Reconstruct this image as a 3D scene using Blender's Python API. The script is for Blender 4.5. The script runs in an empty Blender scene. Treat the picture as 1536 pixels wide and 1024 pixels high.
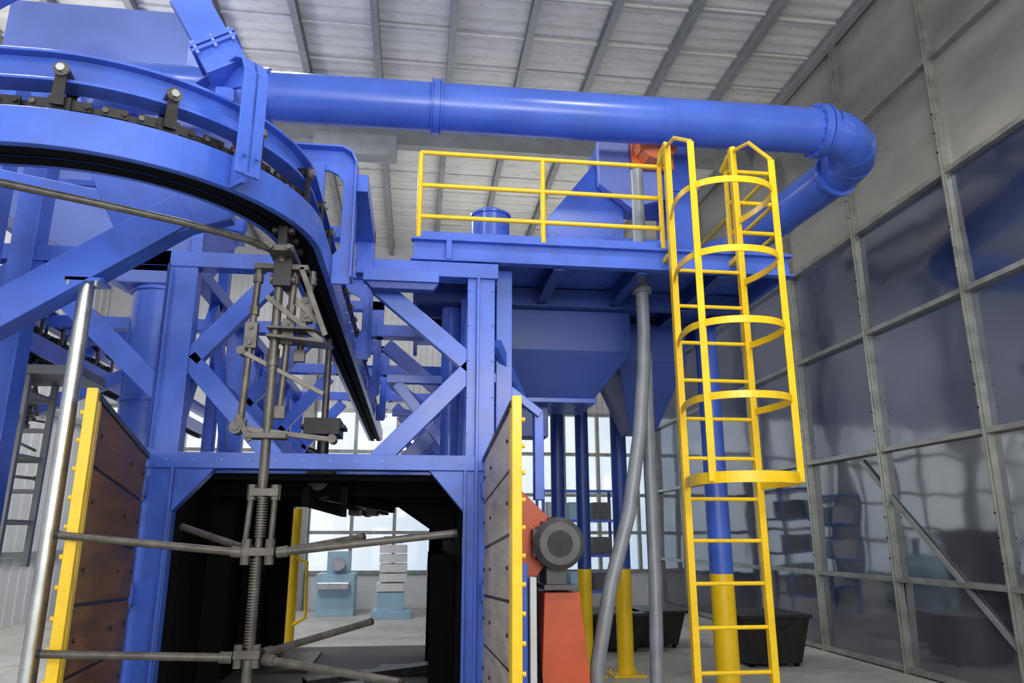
import bpy, bmesh, math, random
from mathutils import Vector, Matrix
random.seed(4)
V=Vector
try:
    bpy.context.scene.view_settings.view_transform='Standard'
    bpy.context.scene.view_settings.look='None'
except Exception: pass

# ------------------------------------------------------------ materials
def mat(name, col, rough=0.4, metal=0.0, var=0.12, scale=3.0, bump=0.0, dirt=None, dirt_amt=0.0, rvar=0.12, coat=0.0, stretch=None, dscale=None, spec=None):
    m=bpy.data.materials.new(name); m.use_nodes=True
    nt=m.node_tree; b=nt.nodes['Principled BSDF']
    b.inputs['Metallic'].default_value=metal
    if spec is not None: b.inputs['Specular IOR Level'].default_value=spec
    tc=nt.nodes.new('ShaderNodeTexCoord'); mp=nt.nodes.new('ShaderNodeMapping')
    nt.links.new(tc.outputs['Object'],mp.inputs[0])
    if stretch: mp.inputs['Scale'].default_value=stretch
    n=nt.nodes.new('ShaderNodeTexNoise'); n.inputs['Scale'].default_value=scale; n.inputs['Detail'].default_value=6
    nt.links.new(mp.outputs[0],n.inputs[0])
    r=nt.nodes.new('ShaderNodeValToRGB')
    r.color_ramp.elements[0].position=.3; r.color_ramp.elements[1].position=.7
    r.color_ramp.elements[0].color=[max(0,c*(1-var)) for c in col]+[1]
    r.color_ramp.elements[1].color=[min(1,c*(1+var)) for c in col]+[1]
    nt.links.new(n.outputs[0],r.inputs[0])
    out=r.outputs[0]
    if dirt:
        n2=nt.nodes.new('ShaderNodeTexNoise'); n2.inputs['Scale'].default_value=dscale or scale*4; n2.inputs['Detail'].default_value=8
        nt.links.new(mp.outputs[0],n2.inputs[0])
        r2=nt.nodes.new('ShaderNodeValToRGB'); r2.color_ramp.elements[0].position=.5; r2.color_ramp.elements[1].position=.75
        r2.color_ramp.elements[0].color=(0,0,0,1); r2.color_ramp.elements[1].color=(dirt_amt,)*3+(1,)
        nt.links.new(n2.outputs[0],r2.inputs[0])
        mx=nt.nodes.new('ShaderNodeMixRGB'); mx.inputs[2].default_value=list(dirt)+[1]
        nt.links.new(r2.outputs[0],mx.inputs[0]); nt.links.new(out,mx.inputs[1]); out=mx.outputs[0]
    nt.links.new(out,b.inputs['Base Color'])
    mr=nt.nodes.new('ShaderNodeMapRange'); mr.inputs['To Min'].default_value=max(.02,rough-rvar); mr.inputs['To Max'].default_value=min(1,rough+rvar)
    nt.links.new(n.outputs[0],mr.inputs[0]); nt.links.new(mr.outputs[0],b.inputs['Roughness'])
    if bump>0:
        bp=nt.nodes.new('ShaderNodeBump'); bp.inputs['Strength'].default_value=bump; bp.inputs['Distance'].default_value=.02
        n3=nt.nodes.new('ShaderNodeTexNoise'); n3.inputs['Scale'].default_value=scale*6; n3.inputs['Detail'].default_value=5
        nt.links.new(mp.outputs[0],n3.inputs[0]); nt.links.new(n3.outputs[0],bp.inputs['Height']); nt.links.new(bp.outputs[0],b.inputs['Normal'])
    return m
BLUE=mat('blue_paint',(.062,.140,.60),.29,0,.16,2.0,dirt=(.045,.08,.29),dirt_amt=.45,dscale=6)
BLUED=mat('blue_paint_duct',(.062,.140,.60),.27,0,.14,2.0,dirt=(.09,.16,.5),dirt_amt=.45,dscale=3)
BLUEL=mat('blue_paint_pale',(.20,.28,.70),.42,0,.12,1.2)
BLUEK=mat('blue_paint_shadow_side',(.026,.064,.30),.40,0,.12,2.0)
YEL=mat('yellow_paint',(.90,.58,.010),.32,0,.08,5,dirt=(.45,.28,.03),dirt_amt=.3)
STEEL=mat('galvanised_steel',(.62,.63,.62),.26,.9,.12,8)
RODM=mat('raw_steel_rod',(.105,.095,.083),.40,.4,.35,14,dirt=(.04,.03,.022),dirt_amt=.6)
DARK=mat('dark_oily_steel',(.020,.018,.017),.42,.3,.4,12)
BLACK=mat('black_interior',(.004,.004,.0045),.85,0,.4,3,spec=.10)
PITF=mat('chamber_floor_plate',(.16,.15,.14),.6,0,.3,2)
PLANK=mat('brown_lined_panel',(.20,.095,.040),.50,.0,.35,2.5,dirt=(.08,.045,.028),dirt_amt=.6,stretch=(1,1,6),spec=.25)
PLANKG=mat('grey_lined_panel',(.58,.50,.42),.40,.0,.22,2.5,dirt=(.27,.22,.18),dirt_amt=.6,stretch=(1,1,6),spec=.3)
ORG=mat('orange_red_paint',(.56,.085,.020),.40,0,.12,4)
ORGL=mat('orange_paint_light',(1.0,.25,.07),.40,0,.10,4)
GREY=mat('grey_machine',(.10,.10,.105),.45,.2,.2,8)
PIPEG=mat('grey_hose',(.24,.26,.29),.40,.1,.15,6)
PURL=mat('purlin_grey',(.27,.28,.28),.5,.2,.15,4)
MULL=mat('mullion_grey',(.30,.31,.28),.34,.5,.25,5)
CEIL=mat('ceiling_sheet',(.66,.65,.61),.55,.05,.10,1.2,dirt=(.42,.40,.35),dirt_amt=.6,stretch=(1,3,1))
WALLG=mat('wall_cladding',(.64,.65,.66),.6,.05,.08,1.0)
FLOORM=mat('concrete_floor',(.46,.45,.42),.55,0,.2,.8,bump=.15,dirt=(.2,.19,.17),dirt_amt=.6)
LBLUE=mat('light_blue_machine_paint',(.32,.50,.62),.45,0,.1,3)
CREAM=mat('white_machine_paint',(.72,.73,.72),.45,0,.06,3)
def glassmat(name,c1,c2,rough,metal,ior,scale=.5,st=(1,1,1)):
    m=mat(name,c1,rough,metal,.3,scale,rvar=.04,stretch=st)
    nt=m.node_tree; b=nt.nodes['Principled BSDF']
    r=[n for n in nt.nodes if n.type=='VALTORGB'][0]
    r.color_ramp.elements[0].position=.38; r.color_ramp.elements[1].position=.68
    r.color_ramp.elements[0].color=list(c1)+[1]; r.color_ramp.elements[1].color=list(c2)+[1]  # noise between both tones paints reflected haze into the pane colour
    b.inputs['IOR'].default_value=ior
    tc=[n for n in nt.nodes if n.type=='TEX_COORD'][0]
    n3=nt.nodes.new('ShaderNodeTexNoise'); n3.inputs['Scale'].default_value=1.1; n3.inputs['Detail'].default_value=1
    nt.links.new(tc.outputs['Object'],n3.inputs[0])
    bp=nt.nodes.new('ShaderNodeBump'); bp.inputs['Strength'].default_value=.35; bp.inputs['Distance'].default_value=.03
    nt.links.new(n3.outputs[0],bp.inputs['Height']); nt.links.new(bp.outputs[0],b.inputs['Normal'])
    return m
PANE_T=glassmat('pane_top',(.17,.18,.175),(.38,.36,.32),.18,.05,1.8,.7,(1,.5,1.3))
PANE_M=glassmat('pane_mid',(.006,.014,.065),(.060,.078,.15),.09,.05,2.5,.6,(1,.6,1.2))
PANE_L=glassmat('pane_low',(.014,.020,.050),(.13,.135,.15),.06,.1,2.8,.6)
WG=bpy.data.materials.new('clear_window_glass'); WG.use_nodes=True
nt=WG.node_tree; nt.nodes.remove(nt.nodes['Principled BSDF'])
tr=nt.nodes.new('ShaderNodeBsdfTransparent'); gl=nt.nodes.new('ShaderNodeBsdfGlossy'); mx=nt.nodes.new('ShaderNodeMixShader')
nz=nt.nodes.new('ShaderNodeTexNoise'); nz.inputs['Scale'].default_value=.7
cr=nt.nodes.new('ShaderNodeValToRGB'); cr.color_ramp.elements[0].color=(.34,.48,.66,1); cr.color_ramp.elements[1].color=(.93,.95,.95,1)
cr.color_ramp.elements[0].position=.4; cr.color_ramp.elements[1].position=.6
nt.links.new(nz.outputs[0],cr.inputs[0]); nt.links.new(cr.outputs[0],tr.inputs[0])
gl.inputs['Roughness'].default_value=.05; mx.inputs[0].default_value=.1
nt.links.new(tr.outputs[0],mx.inputs[1]); nt.links.new(gl.outputs[0],mx.inputs[2]); nt.links.new(mx.outputs[0],nt.nodes['Material Output'].inputs[0])

# ------------------------------------------------------------ mesh builder
class B:
    def __init__(s,name,bevel=0.0):
        s.name=name; s.v=[]; s.f=[]; s.m=[]; s.sm=[]; s.mats=[]; s.bev=bevel
    def mi(s,m):
        if m not in s.mats: s.mats.append(m)
        return s.mats.index(m)
    def add(s,vs,fs,m,smooth=False):
        o=len(s.v); s.v+= [tuple(v) for v in vs]; k=s.mi(m)
        for f in fs:
            s.f.append([i+o for i in f]); s.m.append(k); s.sm.append(smooth)
    def box(s,x0,x1,y0,y1,z0,z1,m):
        vs=[(x,y,z) for x in (x0,x1) for y in (y0,y1) for z in (z0,z1)]
        s.add(vs,[(0,1,3,2),(4,6,7,5),(0,4,5,1),(2,3,7,6),(0,2,6,4),(1,5,7,3)],m)
    def loft(s,r0,r1,m,cap=True):
        n=len(r0); fs=[(i,(i+1)%n,n+(i+1)%n,n+i) for i in range(n)]
        if cap: fs+= [tuple(range(n))[::-1],tuple(range(n,2*n))]
        s.add(list(r0)+list(r1),fs,m)
    def frust(s,x0,x1,y0,y1,z0,X0,X1,Y0,Y1,z1,m):
        s.loft([(x0,y0,z0),(x1,y0,z0),(x1,y1,z0),(x0,y1,z0)],[(X0,Y0,z1),(X1,Y0,z1),(X1,Y1,z1),(X0,Y1,z1)],m)
    def fr(s,d,up):
        d=d.normalized(); up=V(up)
        if abs(d.dot(up))>.98: up=V((0,1,0))
        a=d.cross(up).normalized(); return a,a.cross(d)
    def beam(s,p,q,w,h,m,up=(0,0,1)):
        p=V(p);q=V(q);a,u=s.fr(q-p,up)
        r=lambda c:[c-a*w/2-u*h/2,c+a*w/2-u*h/2,c+a*w/2+u*h/2,c-a*w/2+u*h/2]
        s.loft(r(p),r(q),m)
    def prof(s,p,q,pr,m,up=(0,0,1)):
        p=V(p);q=V(q);a,u=s.fr(q-p,up)
        s.loft([p+a*x+u*y for x,y in pr],[q+a*x+u*y for x,y in pr],m)
    def ibeam(s,p,q,w,h,m,t=.014,up=(0,0,1)):
        s.prof(p,q,ipr(w,h,t),m,up)
    def tube(s,pts,r,m,n=14,cap=True,smooth=True):
        pts=[V(p) for p in pts]; rs=r if isinstance(r,(list,tuple)) else [r]*len(pts)
        d=(pts[1]-pts[0]).normalized(); a,u=s.fr(d,(0,0,1)); rings=[]
        for i,p in enumerate(pts):
            if i==0: t=pts[1]-p
            elif i==len(pts)-1: t=p-pts[i-1]
            else: t=(pts[i+1]-p).normalized()+(p-pts[i-1]).normalized()
            t.normalize(); a=(a-t*a.dot(t)).normalized(); u=a.cross(t)
            rings.append([p+(a*math.cos(2*math.pi*j/n)+u*math.sin(2*math.pi*j/n))*rs[i] for j in range(n)])
        vs=[v for R in rings for v in R]; fs=[]
        for i in range(len(pts)-1):
            for j in range(n):
                fs.append((i*n+j,i*n+(j+1)%n,(i+1)*n+(j+1)%n,(i+1)*n+j))
        s.add(vs,fs,m,smooth)
        if cap:
            s.add(rings[0],[tuple(range(n))],m); s.add(rings[-1],[tuple(range(n))],m)
    def cyl(s,p,q,r,m,n=20): s.tube([p,q],r,m,n)
    def sweep(s,path,pr,m,smooth=False):
        n=len(pr); P=[V(p) for p in path]; vs=[]
        for i,p in enumerate(P):
            t=(P[min(i+1,len(P)-1)]-P[max(i-1,0)]); t.z=0; t.normalize(); a=V((t.y,-t.x,0))
            vs+=[p+a*x+V((0,0,z)) for x,z in pr]
        fs=[]
        for i in range(len(P)-1):
            for j in range(n): fs.append((i*n+j,i*n+(j+1)%n,(i+1)*n+(j+1)%n,(i+1)*n+j))
        s.add(vs,fs,m,smooth)
        s.add(vs[:n],[tuple(range(n))],m); s.add(vs[-n:],[tuple(range(n))],m)
    def plate(s,poly,off,m):
        o=V(off); s.loft([V(p) for p in poly],[V(p)+o for p in poly],m)
    def bolt(s,p,ax,r,m,l=.02):
        p=V(p);ax=V(ax).normalized(); s.tube([p,p+ax*l],r,m,6,smooth=False)
    def sphere(s,c,r,m,n=16,sz=1.0):
        c=V(c); pts=[]; rs=[]
        for i in range(n//2+1):
            a=math.pi*i/(n//2); pts.append(c+V((0,0,-math.cos(a)*r*sz))); rs.append(max(.001,math.sin(a)*r))
        s.tube(pts,rs,m,n)
    def done(s,bev=None):
        me=bpy.data.meshes.new(s.name); me.from_pydata(s.v,[],s.f)
        for mm in s.mats: me.materials.append(mm)
        me.polygons.foreach_set('material_index',s.m); me.polygons.foreach_set('use_smooth',s.sm)
        bm=bmesh.new(); bm.from_mesh(me); bmesh.ops.recalc_face_normals(bm,faces=bm.faces); bm.to_mesh(me); bm.free()
        ob=bpy.data.objects.new(s.name,me); bpy.context.collection.objects.link(ob)
        w=s.bev if bev is None else bev
        if w>0:
            md=ob.modifiers.new('bevel','BEVEL'); md.width=w; md.segments=2; md.limit_method='ANGLE'; md.angle_limit=math.radians(40)
        return ob
def ipr(w,h,t):
    return [(-w/2,-h/2),(w/2,-h/2),(w/2,-h/2+t),(t/2,-h/2+t),(t/2,h/2-t),(w/2,h/2-t),(w/2,h/2),(-w/2,h/2),(-w/2,h/2-t),(-t/2,h/2-t),(-t/2,-h/2+t),(-w/2,-h/2+t)]

XL,XR,YF,YB,H=-7.5,6.0,-3.0,18.5,8.9
UZ=V((0,0,1))
# ------------------------------------------------------------ room shell
o=B('floor'); o.box(XL-.5,XR+.5,YF-6,YB+.5,-.2,0,FLOORM); o.done()
o=B('ceiling')
n=int((YB-YF)/.055); ys=[YF+i*(YB-YF)/n for i in range(n+1)]
vs=[];fs=[]
for i,y in enumerate(ys):
    z=H+.016*math.sin(i*math.pi/2+.6)
    vs+=[(XL,y,z),(-2,y,z+.006*math.sin(i*.9)),(2,y,z+.008*math.sin(i*.7)),(XR+.1,y,z)]
for i in range(n):
    for k in range(3):
        fs.append((i*4+k,i*4+k+1,(i+1)*4+k+1,(i+1)*4+k))
o.add(vs,fs,CEIL,True)
random.seed(9)
for i in range(24):
    for k in range(-7,6):
        x=.34+1.12*k; y=YF+.9*i+random.uniform(-.06,.06)
        if x>XL: o.box(x+.03,min(x+1.09,XR),y,y+.03,H-.04,H-.012,CEIL)
o.box(XL,XR+.1,YF,YB,H+.06,H+.12,CEIL)
k=-7
while k<=5:
    x=.34+1.12*k
    if x>XL: o.ibeam((x,YF,H-.12),(x,YB,H-.12),.10,.19,PURL,.012)
    k+=1
for y in (1.5,12.1):
    o.ibeam((XL,y,H-.42),(XR,y,H-.42),.2,.4,PURL,.02)
o.box(-1.9,-.5,11.7,12.0,H-1.0,H-.62,PURL)
o.done()
random.seed(5)
o=B('wall_right')
ym=[7.2+1.87*k for k in range(-6,7)]; zm=[0.05,1.09,2.69,4.26,5.70,7.2,8.85]
for i in range(len(ym)-1):
    for j in range(len(zm)-1):
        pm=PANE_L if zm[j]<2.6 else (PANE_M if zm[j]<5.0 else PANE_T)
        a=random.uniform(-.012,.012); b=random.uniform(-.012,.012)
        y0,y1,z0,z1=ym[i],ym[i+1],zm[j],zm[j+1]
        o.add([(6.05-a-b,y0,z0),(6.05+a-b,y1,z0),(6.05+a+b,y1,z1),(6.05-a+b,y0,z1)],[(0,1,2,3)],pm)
for y in ym:
    o.box(5.97,6.06,y-.035,y+.035,0,8.9,MULL)
    o.box(5.945,5.97,y-.012,y+.012,0,8.9,MULL)
for z in zm: o.box(5.96,6.06,ym[0],ym[-1],z-.03,z+.03,MULL)
for y in ym[4:9]:
    for z in zm[1:5]:
        for d in (.25,.5,.75): o.bolt((5.95,y,z+d),(-1,0,0),.012,DARK,.02)
o.beam((6.03,9.6,2.6),(6.03,6.6,-.1),.03,.06,PURL)
o.box(6.12,6.2,ym[0],YB,0,8.9,GREY)
o.done(.003)
o=B('wall_back')
o.box(XL,XR,YB,YB+.15,4.6,9,WALLG); o.box(XL,XR,YB,YB+.15,0,.8,WALLG)
x=XL
while x<XR:
    o.box(x,x+.08,YB-.04,YB+.1,.8,4.6,MULL)
    x+=1.0
for i in range(90):
    xx=XL+.15*i; o.box(xx,xx+.03,YB-.02,YB,4.6,8.8,WALLG)
for z in (.8,1.7,2.6,3.6,4.6): o.box(XL,XR,YB-.05,YB+.1,z-.04,z+.04,MULL)
for xc in (-2.6,1.2,3.5): o.box(xc-.15,xc+.15,YB-.35,YB-.05,0,8.8,PURL)
o.add([(XL,YB+.05,.8),(XR,YB+.05,.8),(XR,YB+.05,4.6),(XL,YB+.05,4.6)],[(0,1,2,3)],WG)
o.done()
o=B('wall_left')
o.box(XL-.15,XL,YF,YB,0,9,WALLG)
for i in range(60): o.box(XL,XL+.03,YF+.36*i,YF+.36*i+.05,0,8.8,WALLG)
for z in (1.2,4.0,6.5): o.box(XL,XL+.1,YF,YB,z,z+.12,PURL)
for y in (1.5,6,12.1): o.box(XL,XL+.35,y-.15,y+.15,0,8.8,PURL)
o.done()

# ------------------------------------------------------------ main exhaust duct
o=B('exhaust_duct')
R=.24; yd=6.7
zd=lambda x:5.755+(x+1.7)*.050/5.9
o.tube([(-2.6,yd,5.75),(-1.7,yd,zd(-1.7)),(4.3,yd,zd(4.3))],R,BLUED,48)
RE=.45; pts=[(4.3,yd,zd(4.3))]; ze=zd(4.3)
for i in range(1,17):
    a=math.pi/2*i/16; pts.append((4.3+RE*math.sin(a),yd+RE*(1-math.cos(a)),ze-.12*math.sin(a)))
xe=4.3+RE
pts+=[(xe-.08,7.6,ze-.17),(xe-.32,9.3,ze-.25)]
for i in range(1,9):
    a=math.pi/2*i/8; pts.append((xe-.32-.45*(1-math.cos(a)),9.3+.45*math.sin(a),ze-.25-.05*i/8))
pts.append((3.0,9.75,ze-.35))
o.tube(pts,R,BLUED,48)
for x,w,e in ((.09,.07,.03),(2.4,.025,.006),(4.16,.09,.035),(-1.55,.06,.03)):
    o.tube([(x-w/2,yd,zd(x)),(x+w/2,yd,zd(x))],R+e,BLUED,48)
for x in (.045,.135,4.12,4.22): o.tube([(x-.006,yd,zd(x)),(x+.006,yd,zd(x))],R+.05,BLUED,48)
for i in range(16):
    a=2*math.pi*i/16; o.bolt((4.11,yd+(R+.03)*math.cos(a),zd(4.1)+(R+.03)*math.sin(a)),(-1,0,0),.010,BLUE,.02)
for i in range(3):
    a=math.pi/2*(i+.5)/3; c=V((4.3+RE*math.sin(a),yd+RE*(1-math.cos(a)),ze-.12*math.sin(a))); d=V((math.cos(a),math.sin(a),0))
    o.tube([c-d*.010,c+d*.010],R+.006,BLUED,48)
for y,e in ((7.30,.035),(8.4,.01)): 
    xx=xe-.08-(y-7.6)*.141; zz=ze-.17-(y-7.6)*.047
    o.tube([(xx,y,zz),(xx-.005,y+.04,zz)],R+e,BLUED,48)
o.done()

# ------------------------------------------------------------ support frame / truss
o=B('steel_support_frame',.006)
def portal(y,full=True):
    for x in (-1.90,.50):
        o.box(x-.115,x+.115,y-.06,y+.06,0,3.83,BLUE)
    o.box(-2.02,.62,y-.09,y+.09,2.10,2.22,BLUE)
    o.box(-2.6,-1.02,y-.07,y+.07,3.70,3.83,BLUE)
    o.box(-.47,.64,y-.09,y+.09,3.70,3.83,BLUE)
    o.beam((-1.78,y,2.95),(-1.18,y,3.66),.09,.15,BLUE)
    o.beam((-1.80,y,2.96),(-1.08,y,2.18),.09,.15,BLUE)
    o.beam((.44,y,2.95),(-.36,y,3.62),.09,.15,BLUE)
    o.beam((.44,y,2.95),(-.30,y,2.18),.09,.15,BLUE)
portal(6.0)
for y in (8.0,10.0,12.0): portal(y)
for x in (-2.015,-1.80,.385,.60):
    o.box(x-.012,x+.012,5.90,5.94,0,2.1,BLUE)
o.box(.46,.485,5.89,5.94,0,3.7,BLUE)
for sx,x in ((1,-1.785),(-1,.385)):
    o.plate([(x,5.93,2.1),(x+sx*.28,5.93,2.1),(x,5.93,1.78)],(0,.12,0),BLUE)
for x in (-1.90,.50):
    for z in (2.16,3.765): o.box(x-.07,x+.07,6,12,z-.06,z+.06,BLUE)
    for y in (6,8,10):
        o.beam((x,y+.06,2.2),(x,y+1.0,3.72),.08,.12,BLUE); o.beam((x,y+1.94,2.2),(x,y+1.0,3.72),.08,.12,BLUE)
        o.beam((x,y+.1,3.0),(x,y+1.9,3.0),.07,.09,BLUE)
for y in (7,9,11):
    o.box(-1.9,.5,y-.05,y+.05,2.1,2.2,BLUE)
    o.beam((.45,y,2.2),(-.2,y,3.0),.07,.10,BLUE)
    o.box(-.3,.45,y-.04,y+.04,3.0,3.08,BLUE)
o.cyl((.30,7.0,2.2),(.30,7.0,3.75),.09,BLUED,20); o.cyl((.42,6.6,2.2),(.42,6.6,3.72),.05,BLUED,16)
o.box(-.47,.14,5.78,5.9,3.60,3.70,BLUE)
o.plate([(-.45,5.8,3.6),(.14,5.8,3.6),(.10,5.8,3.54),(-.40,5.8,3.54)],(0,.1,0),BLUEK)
o.beam((-1.95,6,2.66),(-3.1,6,3.72),.10,.16,BLUE)
o.box(-4.6,-2.0,5.93,6.07,3.70,3.83,BLUE)
o.box(-3.2,-3.02,5.9,6.1,0,4.6,BLUE)
o.beam((-4.5,6,2.4),(-3.1,6,3.7),.1,.15,BLUE)
o.beam((-4.6,8,3.76),(-1.9,8,3.76),.12,.13,BLUE)
o.beam((-4.6,8,2.5),(-1.9,8,3.7),.1,.13,BLUE)
o.box(-4.6,-4.4,7.9,8.1,0,3.8,BLUE)
o.beam((-3.4,4.4,2.08),(-1.42,4.4,3.50),.16,.21,BLUE)
o.beam((-3.1,4.9,3.95),(-1.2,4.9,3.62),.10,.09,BLUE)
o.box(-3.22,-3.02,5.3,5.5,0,4.9,BLUE)
o.plate([(-1.75,4.34,3.25),(-1.15,4.34,3.45),(-1.15,4.34,3.82),(-2.05,4.34,3.82)],(0,.1,0),BLUE)
for i in range(12): o.bolt((-1.9+.2*i+.05,5.91,2.16),(0,-1,0),.010,BLUEL,.012)
for x in (.40,.60):
    for z in (2.4,2.7,3.0,3.3,3.6): o.bolt((x,5.94,z),(0,-1,0),.012,BLUE,.012)
o.cyl((-1.99,5.88,2.25),(-1.99,5.88,3.7),.012,BLUEK,8)
o.tube([(.64,5.9,2.3),(.66,5.88,1.8),(.66,5.88,.1)],.015,DARK,8)
for x in (-1.9,.5,): o.box(x-.2,x+.2,5.8,6.2,0,.02,BLUE)
o.done()

# ------------------------------------------------------------ overhead conveyor track
cx,cy,RR=-1.85,4.5,1.10
def trackpath(z,y_end=14.0):
    P=[]; y=y_end
    while y>cy: P.append((cx+RR,y,z)); y-=.5
    for i in range(0,91,3):
        a=math.radians(i); P.append((cx+RR*math.cos(a),cy-RR*math.sin(a),z))
    x2=-2.70
    P.append((x2,cy-RR,z))
    for i in range(3,91,3):
        a=math.radians(i); P.append((x2-RR*math.sin(a),cy-RR*math.cos(a),z))
    y=cy
    while y<y_end: y+=.5; P.append((x2-RR,y,z))
    return P
ZU,ZC,ZL=3.765,3.575,3.405
o=B('overhead_conveyor_track',.003)
P0=trackpath(0)
o.sweep(P0,[(x,z+ZU) for x,z in ipr(.12,.165,.016)],BLUE)
for sg in (1,-1):
    pr=[(.125,-.09),(.125,.095),(.035,.095),(.035,.082),(.108,.082),(.108,-.072),(.035,-.072),(.035,-.09)]
    o.sweep(P0,[(x*sg,z+ZL) for x,z in pr],BLUE)
    o.sweep(P0,[(x*sg,z+ZL) for x,z in ((.085,-.096),(.085,-.088),(.018,-.088),(.018,-.096))],BLACK)  # black strip under each lip, paints the slot's shade wider
o.sweep(P0,[(.10,ZL+.07),(.10,ZL+.08),(-.10,ZL+.08),(-.10,ZL+.07)],DARK)
o.sweep(P0,[(.10,ZL-.06),(.10,ZL-.045),(-.10,ZL-.045),(-.10,ZL-.06)],BLACK)  # black sheet paints the shaded inside of the channel
def yoke(p,rd,top=4.12,w=.13,inner=-.22,bot=3.27):
    p=V(p); rd=V(rd).normalized(); td=V((-rd.y,rd.x,0))
    poly=[(inner,top),(.17,top),(.24,top-.04),(.275,top-.12),(.275,bot+.05),(.25,bot),(.135,bot),(.135,3.48),(.18,3.53),(.18,top-.26),(.14,top-.20),(.08,top-.17),(inner,top-.17)]
    if top<4.08: poly=[(inner,top),(.17,top),(.24,top-.04),(.275,top-.12),(.275,bot+.05),(.25,bot),(.135,bot),(.135,3.48),(.18,3.53),(.18,top-.18),(.14,top-.15),(.08,top-.13),(inner,top-.13)]
    o.plate([p+rd*x+V((0,0,z))-td*.012 for x,z in poly],td*.024,BLUE)
    edge=[(inner,top),(.17,top),(.24,top-.04),(.275,top-.12),(.275,bot+.03)]
    for i in range(len(edge)-1):
        a=p+rd*edge[i][0]+V((0,0,edge[i][1])); b=p+rd*edge[i+1][0]+V((0,0,edge[i+1][1]))
        d=(b-a).normalized(); nrm=td.cross(d)
        o.loft([a-td*w/2,a+td*w/2,a+td*w/2+nrm*.014,a-td*w/2+nrm*.014],[b-td*w/2,b+td*w/2,b+td*w/2+nrm*.014,b-td*w/2+nrm*.014],BLUE)
    o.beam(p+V((0,0,3.84)),p+V((0,0,top-.12)),.1,.1,BLUE)
    for z in (3.34,3.44):
        for q in (-.035,.035): o.bolt(p+rd*.288+td*q+V((0,0,z)),rd,.012,BLUE,.014)
a1=math.radians(45)
yoke((cx+RR*math.cos(a1),cy-RR*math.sin(a1),0),(math.cos(a1),-math.sin(a1),0),top=4.04,w=.14,bot=3.31)
yoke((cx+RR,4.95,0),(1,0,0),top=4.28,w=.16,inner=-.30)
for y in (7.2,9.2,11.2): yoke((cx+RR,y,0),(1,0,0),top=4.1,inner=-.3)
for y in (5.5,7.5,9.5,11.5): yoke((-3.8,y,0),(-1,0,0),top=4.1,inner=-.3)
p=V((-1.07,3.70,4.03)); q=V((-1.46,3.76,4.70)); d=(q-p).normalized()
o.beam(p-d*.04,p+d*.10,.22,.20,BLUE,up=(0,1,0))
o.beam(p+d*.10,p+d*.12,.25,.24,BLUE,up=(0,1,0)); o.beam(p+d*.135,p+d*.155,.25,.24,BLUE,up=(0,1,0))
o.beam(p+d*.15,p+d*5.4,.19,.18,BLUE,up=(0,1,0))
sd=d.cross(V((0,1,0))).normalized()
for k in (-.1,0,.1): o.bolt(p+d*.09+sd*k+V((0,-.11,0)),d,.011,BLUEL,.085)
o.box(-.55,-.40,4.95,6.0,3.97,4.10,BLUE)
o.box(-.55,-.40,5.9,6.02,3.7,4.1,BLUE)
o.box(-1.10,-.98,5.9,6.02,3.7,4.1,BLUE); o.box(-1.1,-.4,5.9,6.02,4.0,4.1,BLUE)
for y in (8,10,12):
    o.box(-.55,-.40,y-.06,y+.06,3.7,4.1,BLUE); o.box(-1.1,-.98,y-.06,y+.06,3.7,4.1,BLUE); o.box(-1.1,-.4,y-.06,y+.06,4.0,4.1,BLUE)
for i in range(26):
    o.bolt((cx+RR+.126,5.0+.3*i,3.44),(1,0,0),.010,STEEL,.01)
o.done()

# ------------------------------------------------------------ chain
def along(P,step):
    P=[V(p) for p in P]; acc=0; out=[]; nxt=0
    for i in range(len(P)-1):
        a,b=P[i],P[i+1]; L=(b-a).length
        while nxt<=acc+L:
            t=(nxt-acc)/L; out.append((a.lerp(b,t),(b-a).normalized())); nxt+=step
        acc+=L
    return out
o=B('conveyor_chain')
pts=[x for x in along(trackpath(ZC),.075) if x[0].y<9.5]
for i,(p,d) in enumerate(pts):
    s_=V((d.y,-d.x,0))
    if i%2==0:
        for k in (-1,1): o.beam(p-d*.055+s_*k*.034,p+d*.055+s_*k*.034,.014,.05,DARK)
    else:
        o.beam(p-d*.05,p+d*.05,.030,.034,DARK)
    o.cyl(p-d*.037-s_*.052,p-d*.037+s_*.052,.014,RODM if i%2 else DARK,8)
    o.box(p.x-.012,p.x+.012,p.y-.012,p.y+.012,p.z-.06,p.z-.02,DARK)
    if i%6==3:
        for k in (-1,1):
            c=p+s_*k*.078
            o.plate([c-d*.03-UZ*.03,c+d*.03-UZ*.03,c+d*.022+UZ*.17,c-d*.022+UZ*.17],s_*k*.012,DARK)
            w=p+UZ*.15
            o.cyl(w+s_*k*.02,w+s_*k*.072,.034,DARK,16)
            o.cyl(w+s_*k*.090,w+s_*k*.102,.036,RODM,18)
            o.bolt(w+s_*k*.102,s_*k,.020,STEEL,.016)
            o.beam(p-d*.05+s_*k*.05-UZ*.01,p+d*.05+s_*k*.05-UZ*.01,.03,.07,DARK)
        o.beam(p-UZ*.03,p-UZ*.08,.03,.06,DARK)
o.done()

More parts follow.
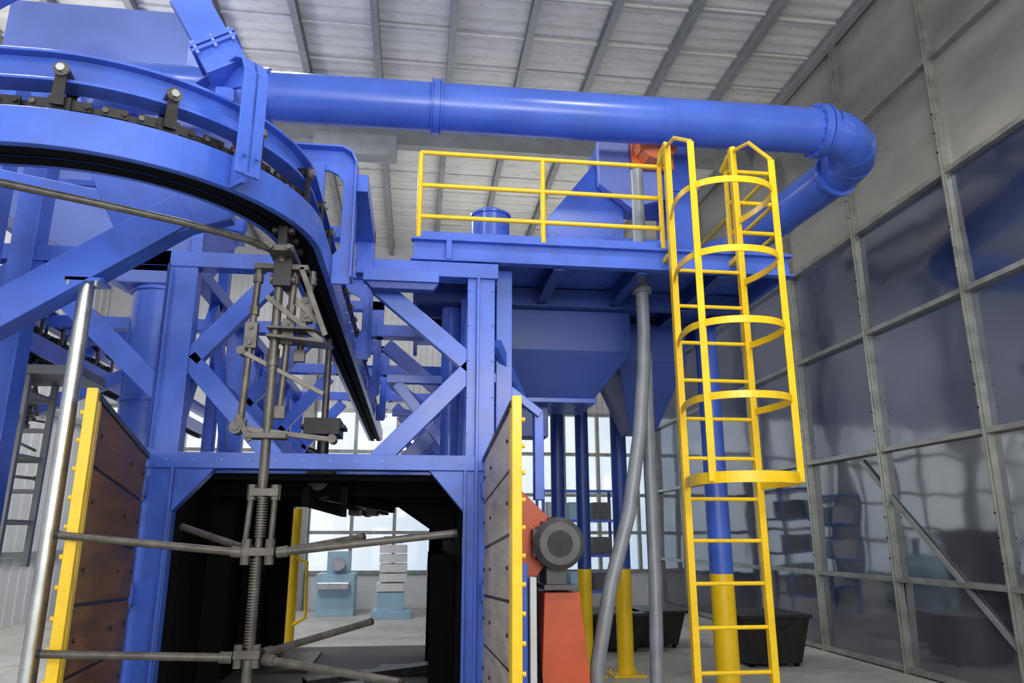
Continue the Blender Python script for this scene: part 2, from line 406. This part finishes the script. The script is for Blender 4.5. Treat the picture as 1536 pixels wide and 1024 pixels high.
# ------------------------------------------------------------ hangers
def hanger(name,hx,hy,arms=True):
    o=B(name,.002)
    q=lambda x,y,z:(hx+x,hy+y,z)
    for dy in (-.10,.06,.22):
        o.box(hx-.025,hx+.025,hy+dy-.03,hy+dy+.03,3.16,3.36,DARK)
        for k in (-1,1): o.cyl(q(k*.03,dy,3.29),q(k*.06,dy,3.29),.026,DARK,12)
    o.box(hx-.07,hx+.07,hy-.16,hy+.28,3.15,3.185,RODM)
    for k in (-.05,.05): o.bolt(q(k,-.16,3.165),(0,-1,0),.016,RODM,.03)
    o.box(hx-.16,hx+.14,hy-.035,hy+.035,3.085,3.115,RODM)
    o.box(hx-.05,hx+.05,hy-.05,hy+.05,2.98,3.15,DARK); o.cyl(q(-.07,0,3.03),q(.07,0,3.03),.025,RODM,12)
    for x0,x1,yy,zb in ((-.135,-.165,0,2.20),(.06,.03,.03,2.28),(.15,.105,.10,2.62)):
        P=[q(x0+(x1-x0)*t,yy,3.12+(zb-3.12)*t) for t in (0,.5,1)]
        o.tube(P,.020,RODM,12)
        for t in (.07,.28): 
            c=q(x0+(x1-x0)*t,yy,3.12+(zb-3.12)*t); o.tube([c,V(c)-UZ*.05],.029,RODM,8,smooth=False)
        c=V(q(x0+(x1-x0)*.45,yy,3.12+(zb-3.12)*.45)); o.box(c.x-.034,c.x+.034,c.y-.028,c.y+.028,c.z-.09,c.z+.06,RODM)
        for dz in (-.06,.03): o.cyl(c+V((0,-.04,dz)),c+V((0,.04,dz)),.012,GREY,10)
        o.box(hx+x1-.032,hx+x1+.032,hy+yy-.02,hy+yy+.02,zb-.05,zb+.02,RODM)
    o.tube([q(-.02,0,3.12),q(-.02,0,1.80)],.026,RODM,14)
    o.tube([q(-.02,0,2.62),q(-.02,0,2.52)],.034,RODM,14)
    o.beam(q(-.08,-.03,2.92),q(.25,-.03,2.66),.010,.03,RODM)
    o.beam(q(.10,-.03,3.1),q(.26,-.03,2.70),.010,.03,RODM)
    o.beam(q(-.05,.05,3.05),q(.20,.08,2.80),.010,.03,RODM)
    o.plate([q(-.06,-.06,2.68),q(.26,-.10,2.64),q(.30,.05,2.64),q(.24,.18,2.67),q(-.06,.12,2.68)],(0,0,.016),RODM)
    o.plate([q(-.06,-.05,2.73),q(.20,-.08,2.72),q(.24,.05,2.72),q(-.06,.10,2.73)],(0,0,.012),RODM)
    o.beam(q(-.20,-.03,2.60),q(.26,.05,2.38),.010,.026,RODM)
    o.cyl(q(-.19,-.04,2.60),q(-.19,.04,2.60),.024,RODM,12)
    o.beam(q(-.18,-.02,2.17),q(.33,.03,2.12),.028,.028,RODM)
    o.cyl(q(-.18,-.045,2.17),q(-.18,.045,2.17),.034,RODM,14); o.cyl(q(.33,-.03,2.12),q(.33,.07,2.12),.024,RODM,14)
    o.cyl(q(-.18,-.055,2.17),q(-.18,-.045,2.17),.018,GREY,10)
    o.beam(q(-.18,-.03,2.24),q(-.10,-.03,2.10),.02,.03,RODM)
    o.box(hx-.12,hx+.09,hy-.05,hy+.05,2.115,2.145,RODM)
    o.box(hx-.08,hx+.07,hy-.04,hy+.04,1.81,1.85,RODM)
    for x in (-.07,.05): o.tube([q(x,0,1.79),q(x,0,1.87)],.028,RODM,6,smooth=False)
    o.cyl(q(-.070,0,1.86),q(-.085,0,1.56),.016,RODM,10); o.cyl(q(.05,0,1.86),q(.045,0,1.56),.016,RODM,10)
    for i in range(15):
        z=1.60+i*.014; o.tube([q(-.012,0,z),q(-.012,0,z+.007)],.030,RODM,12)
    o.tube([q(-.015,0,1.82),q(-.015,0,.70)],.020,RODM,12)
    for x in (-.075,.045): o.tube([q(x,-.01,1.46),q(x,-.01,1.59)],.026,RODM,8,smooth=False)
    o.box(hx-.09,hx+.07,hy-.035,hy+.035,1.505,1.545,RODM)
    for i in range(30):
        z=1.06+i*.0145; o.tube([q(-.02,0,z),q(-.02,0,z+.008)],.029,RODM,12)
    o.box(hx-.09,hx+.04,hy-.035,hy+.035,1.005,1.045,RODM)
    for x in (-.07,.015): o.tube([q(x,0,.96),q(x,0,1.07)],.024,RODM,8,smooth=False)
    o.tube([q(-.02,0,1.0),q(-.02,0,.70)],.026,RODM,12)
    if arms:
        for a,b in (((-.09,0,1.52),(-1.02,.0,1.61)),((-.06,.05,1.53),(-.62,.75,1.66)),((.08,.02,1.52),(.50,.38,1.60)),((.08,0,1.52),(1.02,-.02,1.62)),
                    ((-.10,0,1.01),(-1.00,-.05,1.05)),((.06,0,1.0),(.76,-.32,.93)),((.04,.05,1.02),(.55,.7,1.10))):
            a=q(*a);b=q(*b); o.cyl(a,b,.020,RODM,12)
            d=(V(b)-V(a)).normalized(); o.tube([V(a),V(a)+d*.06],.028,RODM,12); o.tube([V(b)-d*.015,V(b)+d*.004],.022,DARK,12)
    o.done()
hanger('conveyor_hanger',-.79,4.2)
hanger('conveyor_hanger',-3.8,7.5,False)
o=B('carrier_tow_bar')
o.tube([(-.80,4.16,3.17),(-.95,3.93,3.16),(-1.25,3.75,3.17),(-1.6,3.62,3.19),(-1.95,3.47,3.20),(-2.5,3.40,3.20)],.019,RODM,12)
for x,y in ((-.80,4.16),(-2.5,3.40)): o.cyl((x,y,3.12),(x,y,3.34),.025,RODM,12)
o.done()
o=B('hanging_step_rack',.004)
for x,y in ((-3.62,6.75),(-3.34,6.75),(-3.62,7.25),(-3.34,7.25)):
    o.beam((x,y,1.35),(x+.02,y,2.95),.05,.05,PURL)
for i in range(6):
    z=1.45+.27*i
    for y in (6.75,7.25): o.beam((-3.62,y,z),(-3.34,y,z),.04,.04,PURL)
    if i%2: o.box(-3.66,-3.30,6.8,7.2,z,z+.02,PURL)
o.box(-3.9,-2.9,6.7,7.3,2.95,3.03,PURL); o.beam((-3.62,6.7,1.5),(-3.34,6.7,2.6),.02,.04,RODM)
o.cyl((-3.5,7,3.0),(-3.7,7,3.3),.03,RODM)
o.done()
o=B('rotary_hanger_fixture',.004)
o.box(-.95,-.65,6.45,6.8,2.44,2.58,DARK); o.box(-.99,-.61,6.5,6.75,2.50,2.53,DARK)
o.cyl((-.8,6.62,3.32),(-.8,6.62,2.6),.03,RODM); o.cyl((-.8,6.62,2.45),(-.8,6.62,2.15),.05,DARK)
o.cyl((-.93,6.62,2.32),(-.66,6.62,2.20),.035,DARK)
o.sphere((-.8,6.62,2.06),.15,DARK)
o.cyl((-.8,6.45,2.06),(-.8,6.42,2.06),.09,DARK,18)
o.beam((-1.1,6.62,2.0),(-.2,7.4,1.86),.06,.08,DARK); o.beam((-.9,6.9,2.0),(-.3,8.2,1.86),.08,.08,DARK)
for x in (-.62,-.45): o.box(x,x+.1,7.4,7.8,1.80,1.94,DARK)
o.done()

# ------------------------------------------------------------ blasting chamber
o=B('blasting_chamber',.004)
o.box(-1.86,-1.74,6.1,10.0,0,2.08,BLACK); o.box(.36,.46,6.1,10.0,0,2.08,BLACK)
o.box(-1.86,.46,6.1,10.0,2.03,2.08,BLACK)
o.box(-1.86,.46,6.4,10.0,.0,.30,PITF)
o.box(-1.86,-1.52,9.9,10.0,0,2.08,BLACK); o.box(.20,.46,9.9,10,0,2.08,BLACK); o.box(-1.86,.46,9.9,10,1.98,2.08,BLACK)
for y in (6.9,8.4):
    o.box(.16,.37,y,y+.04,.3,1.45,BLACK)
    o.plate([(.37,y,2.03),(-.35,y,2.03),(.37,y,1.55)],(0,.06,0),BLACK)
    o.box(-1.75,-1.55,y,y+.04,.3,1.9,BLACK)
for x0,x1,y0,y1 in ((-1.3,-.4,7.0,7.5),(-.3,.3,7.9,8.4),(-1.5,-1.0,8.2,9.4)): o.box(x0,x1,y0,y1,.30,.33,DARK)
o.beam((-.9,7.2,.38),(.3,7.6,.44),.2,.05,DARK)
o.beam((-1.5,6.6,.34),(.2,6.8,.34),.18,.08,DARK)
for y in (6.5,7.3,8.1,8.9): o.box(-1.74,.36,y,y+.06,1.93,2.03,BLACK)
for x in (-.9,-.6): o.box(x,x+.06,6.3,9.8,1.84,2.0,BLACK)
o.done()
def door(name,hx,hy,ox,oy,side,m,zh=2.2,zo=2.36):
    o=B(name,.004)
    h=V((hx,hy,0)); e=V((ox,oy,0)); d=(e-h).normalized(); L=(e-h).length; nrm=V((-d.y,d.x,0))
    N=6
    zt=lambda t:zh+(zo-zh)*t/L
    zz=lambda i,t:.18+(zt(t)-.20)*i/N
    def slab(a,b,za0,za1,zb0,zb1,n0,n1,m):
        pa=h+d*a;pb=h+d*b
        o.loft([pa+nrm*n0+UZ*za0,pb+nrm*n0+UZ*zb0,pb+nrm*n1+UZ*zb0,pa+nrm*n1+UZ*za0],
               [pa+nrm*n0+UZ*za1,pb+nrm*n0+UZ*zb1,pb+nrm*n1+UZ*zb1,pa+nrm*n1+UZ*za1],m)
    a,b=.03,L-.04
    for i in range(N): slab(a,b,zz(i,a)+.010,zz(i+1,a)-.010,zz(i,b)+.010,zz(i+1,b)-.010,-.025,.025,m)
    slab(.02,L-.03,.16,zt(0)-.03,.16,zt(L)-.03,-.015,.015,DARK)
    for k in (-1,1):
        for i in range(N):
            for t in (.12,.55,L-.2):
                o.bolt(h+d*t+nrm*k*.025+UZ*(zz(i,t)+.18),nrm*k,.013,DARK,.010)
    slab(-.02,L-.03,zt(0)-.04,zt(0),zt(L)-.04,zt(L),-.035,.035,DARK)
    slab(L-.04,L+.01,.1,zo+.02,.1,zo+.02,-.028,.028,YEL)
    slab(L-.10,L-.04,.1,zo+.0,.1,zo+.0,-.03,.03,YEL)
    for i in range(14):
        c=e-d*.04+UZ*(.3+i*.15); o.cyl(c-nrm*side*.03,c-nrm*side*.052,.014,YEL,8)
    for z in (.5,1.2,1.95):
        slab(-.10,.03,z-.06,z+.06,z-.06,z+.06,-.04,.04,BLUE); o.cyl(h-d*.05+UZ*(z-.09),h-d*.05+UZ*(z+.09),.025,STEEL,12)
    o.done()
door('chamber_door',-1.99,5.84,-1.745,4.23,1,PLANK)
door('chamber_door',.55,5.84,.56,4.17,-1,PLANKG)

o=B('steel_post')
o.cyl((-1.93,4.4,0),(-1.93,4.4,3.04),.043,STEEL,24)
o.box(-2.02,-1.83,4.32,4.48,3.02,3.04,BLUE)
o.plate([(-2.0,4.38,3.04),(-1.84,4.38,3.04),(-1.84,4.38,3.16),(-1.94,4.38,3.18),(-2.0,4.38,3.10)],(0,.04,0),BLUE)
for x in (-2.0,-1.85): o.bolt((x,4.33,3.02),(0,0,-1),.014,STEEL,.03)
o.box(-2.05,-1.81,4.28,4.52,0,.02,STEEL)
o.done()

# ------------------------------------------------------------ dust collector on left
o=B('dust_collector',.01)
o.box(-4.5,-2.62,7.5,8.4,6.35,7.22,BLUEL)
o.box(-4.6,-2.25,7.3,8.6,4.95,6.3,BLUEL)
o.frust(-3.05,-2.45,7.6,8.2,4.1,-4.6,-2.15,7.2,8.6,4.95,BLUEL)
o.box(-4.65,-2.1,7.16,8.64,4.93,4.99,BLUE)
o.tube([(-2.70,7.9,4.12),(-2.70,7.9,0)],.28,BLUED,32)
for z in (4.05,2.9,1.6): o.tube([(-2.70,7.9,z),(-2.70,7.9,z+.03)],.30,BLUED,32)
for x in (-4.5,-2.25):
    for y in (7.4,8.5): o.box(x-.06,x+.06,y-.06,y+.06,0,4.95,BLUE)
o.tube([(-2.6,6.7,5.75),(-2.9,6.7,5.75),(-3.1,6.9,5.75),(-3.2,7.35,5.75)],.24,BLUED,30)
o.beam((-5.0,6.0,5.2),(-3.5,6.4,7.0),.3,.3,BLUE)
o.beam((-4.9,6.6,6.3),(-3.2,6.6,5.3),.18,.2,BLUE)
o.done()

# ------------------------------------------------------------ platform
o=B('maintenance_platform',.005)
o.box(-.08,3.34,6.1,9.6,4.04,4.09,BLUE)
o.box(-.10,3.36,6.03,6.12,4.075,4.10,BLUE); o.box(-.10,3.36,6.03,6.12,3.89,3.91,BLUE); o.box(-.08,3.34,6.085,6.11,3.9,4.09,BLUE)
for x in (-.08,3.30): o.box(x,x+.05,6.1,9.6,3.89,4.08,BLUE)
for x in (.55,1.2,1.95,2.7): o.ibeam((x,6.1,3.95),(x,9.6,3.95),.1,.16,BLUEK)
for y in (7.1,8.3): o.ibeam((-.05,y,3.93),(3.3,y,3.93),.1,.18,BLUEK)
for x in (.2,): o.box(x,x+.05,6.02,6.1,3.9,4.1,BLUE)
for x,y,r in ((3.28,8.0,.125),(2.58,9.4,.10),(2.10,9.4,.085),(1.78,9.4,.085),(.78,9.4,.1)):
    o.cyl((x,y,1.22),(x,y,3.95),r,BLUEK if y>9 else BLUE,20); o.cyl((x,y,.02),(x,y,1.22),r,YEL,20)
    o.box(x-.2,x+.2,y-.2,y+.2,0,.025,YEL)
    for a in (-.15,.15):
        for b in (-.15,.15): o.bolt((x+a,y+b,.02),(0,0,1),.02,STEEL,.04)
o.beam((2.58,9.4,3.0),(3.2,9.4,3.8),.08,.08,BLUE)
o.beam((.65,6.15,3.2),(.95,6.6,2.75),.06,.1,BLUE)
o.box(.66,.80,6.25,6.45,0,3.9,BLUE)
o.beam((.62,6.3,2.95),(1.05,6.3,2.62),.08,.07,BLUE)
o.box(1.0,1.08,6.3,6.42,1.9,2.66,BLUE)
o.done()
o=B('platform_guard_rail')
r=.021
def rail(a,b,n,ztop=4.95):
    a=V(a);b=V(b)
    for z in (ztop,ztop-.32,ztop-.62): o.cyl(a+UZ*z,b+UZ*z,r,YEL,10)
    for i in range(n+1):
        c=a.lerp(b,i/n); o.cyl(c+UZ*4.09,c+UZ*ztop,r*1.1,YEL,10)
    o.beam(a+UZ*4.14,b+UZ*4.14,.01,.10,BLUE)
rail((-.04,6.13,0),(2.17,6.13,0),2)
rail((.1,8.1,0),(.48,8.1,0),1,4.95)
rail((2.82,6.13,0),(3.28,6.13,0),1); rail((3.28,6.13,0),(3.28,8.2,0),2)
for p in ((2.17,6.13),(2.82,6.13)):
    o.tube([(p[0],6.13,4.95),(p[0],6.08,5.06),(p[0],5.92,5.08)],r,YEL,10)
o.done()
# ------------------------------------------------------------ caged ladder
o=B('caged_access_ladder')
lx,rx,ly=2.17,2.79,5.9
for x in (lx,rx):
    o.box(x-.027,x+.027,ly-.03,ly+.03,0,5.06,YEL)
    o.beam((x,ly,4.0),(x,6.1,4.0),.05,.05,YEL); o.beam((x,ly,5.03),(x,6.15,4.95),.04,.04,YEL)
    o.box(x-.06,x+.06,ly-.06,ly+.06,0,.02,YEL)
z=.27
while z<4.1:
    o.cyl((lx,ly,z),(rx,ly,z),.016,YEL,10); z+=.325
def hoop(z,w=.06,t=.012):
    H_=[(lx,ly),(2.10,5.62),(2.09,5.38),(2.16,5.22),(2.30,5.12),(2.48,5.09),(2.66,5.12),(2.79,5.22),(2.86,5.38),(2.86,5.62),(rx,ly)]
    for _ in range(2):
        N=[H_[0]]
        for i in range(len(H_)-1):
            a,b=H_[i],H_[i+1]; N+=[(a[0]*.75+b[0]*.25,a[1]*.75+b[1]*.25),(a[0]*.25+b[0]*.75,a[1]*.25+b[1]*.75)]
        N.append(H_[-1]); H_=N
    o.sweep([(a,b,0) for a,b in H_],[(-t/2,z-w/2),(t/2,z-w/2),(t/2,z+w/2),(-t/2,z+w/2)],YEL)
for z in (2.03,2.61,3.18,3.75,4.33): hoop(z,.055)
hoop(2.0,.05,.02)
for x,y in ((2.135,5.25),(2.815,5.25)): o.beam((x,y,1.99),(x,y,4.60 if x>2.4 else 4.72),.055,.012,YEL,up=(0,1,0))
for x,z0 in ((2.815,4.60),(2.135,4.72)): o.tube([(x,5.25,z0),(x,5.6,4.95),(x+(.03 if x<2.4 else -.02),5.9,5.03)],.018,YEL,8)
o.done(.002)

# ------------------------------------------------------------ hoppers
o=B('storage_hopper',.006)
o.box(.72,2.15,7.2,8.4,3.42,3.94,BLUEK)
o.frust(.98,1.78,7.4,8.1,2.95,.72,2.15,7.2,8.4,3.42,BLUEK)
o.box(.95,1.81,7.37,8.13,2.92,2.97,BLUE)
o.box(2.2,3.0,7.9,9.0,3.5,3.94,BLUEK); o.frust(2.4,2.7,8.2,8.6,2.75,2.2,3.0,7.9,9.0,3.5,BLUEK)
o.box(1.0,1.35,7.6,7.9,2.6,2.95,BLUEK)
o.done()
o=B('bucket_elevator',.008)
o.box(1.95,2.75,7.4,8.0,5.25,5.98,BLUE)
o.plate([(1.35,7.45,4.72),(1.35,7.45,4.98),(1.95,7.45,5.75),(2.2,7.45,5.75),(2.2,7.45,4.72)],(0,.5,0),BLUE)
o.plate([(1.9,7.3,5.9),(1.9,7.3,5.35),(2.25,7.3,5.08),(2.62,7.3,5.20),(2.62,7.3,5.9)],(0,.12,0),BLUEL)
o.box(2.72,2.98,7.3,7.9,4.09,6.1,BLUE)
o.box(1.4,2.7,7.3,8.1,4.09,4.72,BLUE)
o.box(.98,1.4,7.3,7.9,4.09,4.30,BLUE)
o.box(1.86,2.70,7.25,7.28,5.93,6.02,BLUE)
for z in (4.6,5.3,6.0): o.box(2.69,3.01,7.27,7.93,z,z+.04,BLUE)
for x in (1.15,1.2): o.cyl((x,7.25,4.09),(x,7.25,4.5),.03,BLUE)
o.done()
o=B('head_drive_motor',.003)
o.cyl((2.48,7.24,5.76),(2.48,6.98,5.74),.22,ORGL,26); o.tube([(2.48,6.98,5.74),(2.48,6.92,5.74)],[.22,.13],ORGL,26)
for i in range(12):
    a=i*math.pi/6; o.beam((2.48+.22*math.cos(a),7.2,5.75+.22*math.sin(a)),(2.48+.22*math.cos(a),6.99,5.74+.22*math.sin(a)),.012,.03,ORGL)
o.box(2.25,2.72,7.2,7.26,5.52,5.98,ORGL)
o.done()
o=B('dust_drum',.003)
o.cyl((.72,7.5,4.09),(.72,7.5,4.98),.21,BLUE,28)
for z in (4.3,4.6,4.95): o.tube([(.72,7.5,z),(.72,7.5,z+.025)],.225,BLUE,28)
o.tube([(.72,7.5,4.98),(.72,7.5,5.04)],[.20,.12],BLUE,28)
o.done()
o=B('discharge_pipe')
o.tube([(2.10,6.6,5.15),(2.10,6.6,4.1),(2.10,6.6,3.5),(2.08,6.6,3.1),(2.0,6.55,2.5),(1.86,6.5,1.8),(1.66,6.45,1.2),(1.52,6.4,.6),(1.50,6.4,.0)],.062,PIPEG,18)
o.tube([(2.10,6.6,3.86),(2.10,6.6,3.91)],.09,PIPEG,18)
o.tube([(2.10,6.6,4.09),(2.10,6.6,4.13)],.09,PIPEG,18)
o.done()
o=B('discharge_pipe')
o.tube([(2.16,6.75,3.3),(2.15,6.75,2.9),(2.13,6.7,2.2),(2.10,6.6,1.2),(2.04,6.5,.3),(2.04,6.5,0)],.058,PIPEG,18)
o.tube([(2.16,6.75,3.94),(2.16,6.75,3.25)],.045,PIPEG,16)
o.done()
o=B('blast_wheel_drive_unit',.005)
o.cyl((1.13,5.95,1.55),(1.13,6.35,1.55),.19,GREY,30)
o.tube([(1.13,5.90,1.55),(1.13,5.95,1.55)],[.16,.20],GREY,30)
o.tube([(1.13,5.893,1.55),(1.13,5.90,1.55)],.10,DARK,24)
for i in range(20):
    a=i*math.pi/10; o.beam((1.13+.195*math.cos(a),6.0,1.55+.195*math.sin(a)),(1.13+.195*math.cos(a),6.3,1.55+.195*math.sin(a)),.01,.03,GREY)
o.box(.93,1.02,5.98,6.3,1.45,1.66,GREY)
o.plate([(.84,6.1,1.98),(.84,6.1,1.30),(.98,6.1,1.30),(1.22,6.1,1.62)],(0,.25,0),ORG)
o.frust(.97,1.42,6.0,6.5,0,1.03,1.31,6.05,6.4,1.18,ORG)
o.box(1.02,1.28,6.0,6.4,1.2,1.24,GREY); o.box(1.04,1.20,6.02,6.35,1.24,1.37,GREY)
o.box(.90,.95,5.95,6.1,.0,1.30,CREAM); o.box(.84,.89,6.0,6.2,0,1.40,BLUE)
o.cyl((.93,6.0,1.1),(1.0,5.95,.4),.012,BLACK,8)
o.done()
# ------------------------------------------------------------ background equipment
o=B('machine_tool',.01)
o.box(-2.0,-1.2,16.8,17.6,.0,.85,LBLUE); o.box(-1.8,-1.35,16.9,17.4,.85,1.3,LBLUE); o.box(-1.95,-1.3,16.6,16.9,.55,.68,STEEL)
o.cyl((-1.55,16.7,1.05),(-1.55,17.0,1.05),.14,STEEL)
o.done()
o=B('stacked_machine_covers',.006)
o.box(-.8,.0,16.1,17.0,0,.15,LBLUE); o.box(-.7,-.15,16.2,16.8,.15,.5,LBLUE)
for i in range(5):
    dx=random.uniform(-.06,.06); o.box(-.70+dx,-.14+dx,16.2,16.8,.52+.19*i,.68+.19*i,CREAM)
o.box(-.62,-.22,16.3,16.7,1.47,1.62,LBLUE)
o.done()
o=B('compressor_tank',.005)
o.cyl((.3,16.2,.8),(1.3,16.2,.8),.4,LBLUE,26)
for x in (.45,1.1): o.box(x-.1,x+.1,15.9,16.5,0,.5,LBLUE)
o.cyl((.8,16.2,1.1),(.8,16.2,1.5),.12,LBLUE,18)
o.done()
o=B('yellow_guard_post',.003)
o.cyl((-1.70,11.5,0),(-1.70,11.5,2.0),.08,YEL,18); o.box(-1.9,-1.5,11.3,11.7,0,.03,YEL)
o.tube([(-1.65,11.45,1.3),(-1.50,11.45,1.25),(-1.48,11.45,.5),(-1.65,11.45,.4)],.025,YEL,10)
o.done()
for (x,y,z) in ((2.9,11.5,.5),(3.6,11.8,.5),(4.6,10.0,.6)):
    o=B('waste_bin',.005)
    o.frust(x-.35,x+.35,y-.35,y+.35,.05,x-.45,x+.45,y-.45,y+.45,z,DARK); o.box(x-.48,x+.48,y-.48,y+.48,z,z+.04,DARK)
    for a in (-.3,.3): o.cyl((x+a,y-.25,.05),(x+a+.04,y-.25,.05),.05,BLACK,12)
    o.done()
o=B('control_cabinet',.01)
o.box(1.6,2.3,12.6,13.2,.08,1.7,GREY); o.box(1.64,1.94,12.57,12.6,.2,1.6,GREY); o.box(1.97,2.27,12.57,12.6,.2,1.6,GREY)
o.box(1.7,1.85,12.55,12.57,1.2,1.4,BLACK); o.box(1.6,2.3,12.6,13.2,0,.08,BLACK)
o.done()
o=B('parts_rack',.004)
for x in (2.6,4.2):
    for y in (15.5,16.3): o.box(x,x+.06,y,y+.06,0,2.6,BLUE)
for z in (.5,1.2,1.9,2.5): o.box(2.6,4.26,15.5,16.36,z,z+.05,BLUE)
for i in range(9): 
    xx=2.7+(i%3)*.5; zz=(.55,1.25,1.95)[i//3]; o.box(xx,xx+.38,15.6,16.1,zz,zz+.35,(CREAM,LBLUE,GREY)[i%3])
o.done()

# ------------------------------------------------------------ light
w=bpy.data.worlds.new('World'); bpy.context.scene.world=w; w.use_nodes=True
bg=w.node_tree.nodes['Background']; bg.inputs[0].default_value=(.93,.965,1,1); bg.inputs[1].default_value=1.2
def area(name,loc,rot,sx,sy,e,c=(1,1,1)):
    l=bpy.data.lights.new(name,'AREA'); l.shape='RECTANGLE'; l.size=sx; l.size_y=sy; l.energy=e; l.color=c
    ob=bpy.data.objects.new(name,l); ob.location=loc; ob.rotation_euler=rot; bpy.context.collection.objects.link(ob)
for i,(x,y) in enumerate(((-4,2),(2.5,2),(-4,9),(-2.2,8.6),(-4,13))):
    area('ceiling_lamp' if i==0 else 'ceiling_lamp.%03d'%i,(x,y,8.3),(0,0,0),1.0,1.0,(210,240,190,160,210)[i],(1,.98,.95))
area('door_daylight',(-1,-6,4.5),(math.radians(82),0,0),9,6,350,(.97,.985,1))
area('ceiling_fill',(1.5,-2.0,4.0),(math.radians(140),0,0),4,2,300,(1,.98,.94))  # added upward fills, no fixtures there, to brighten the ceiling
area('ceiling_fill.001',(-5.5,10,5.2),(math.radians(180),0,0),1.5,6,130,(1,.98,.94))
area('ceiling_fill.002',(2.0,14.5,5.0),(math.radians(180),0,0),4,1.5,100,(1,.98,.94))

cam=bpy.data.cameras.new('camera'); co=bpy.data.objects.new('camera',cam); bpy.context.collection.objects.link(co)
co.location=(0,0,1.6); co.rotation_euler=(math.radians(90+14.66),0,-math.radians(7.28))
cam.sensor_width=36; cam.lens=1120/1536*36; cam.clip_end=200
bpy.context.scene.camera=co
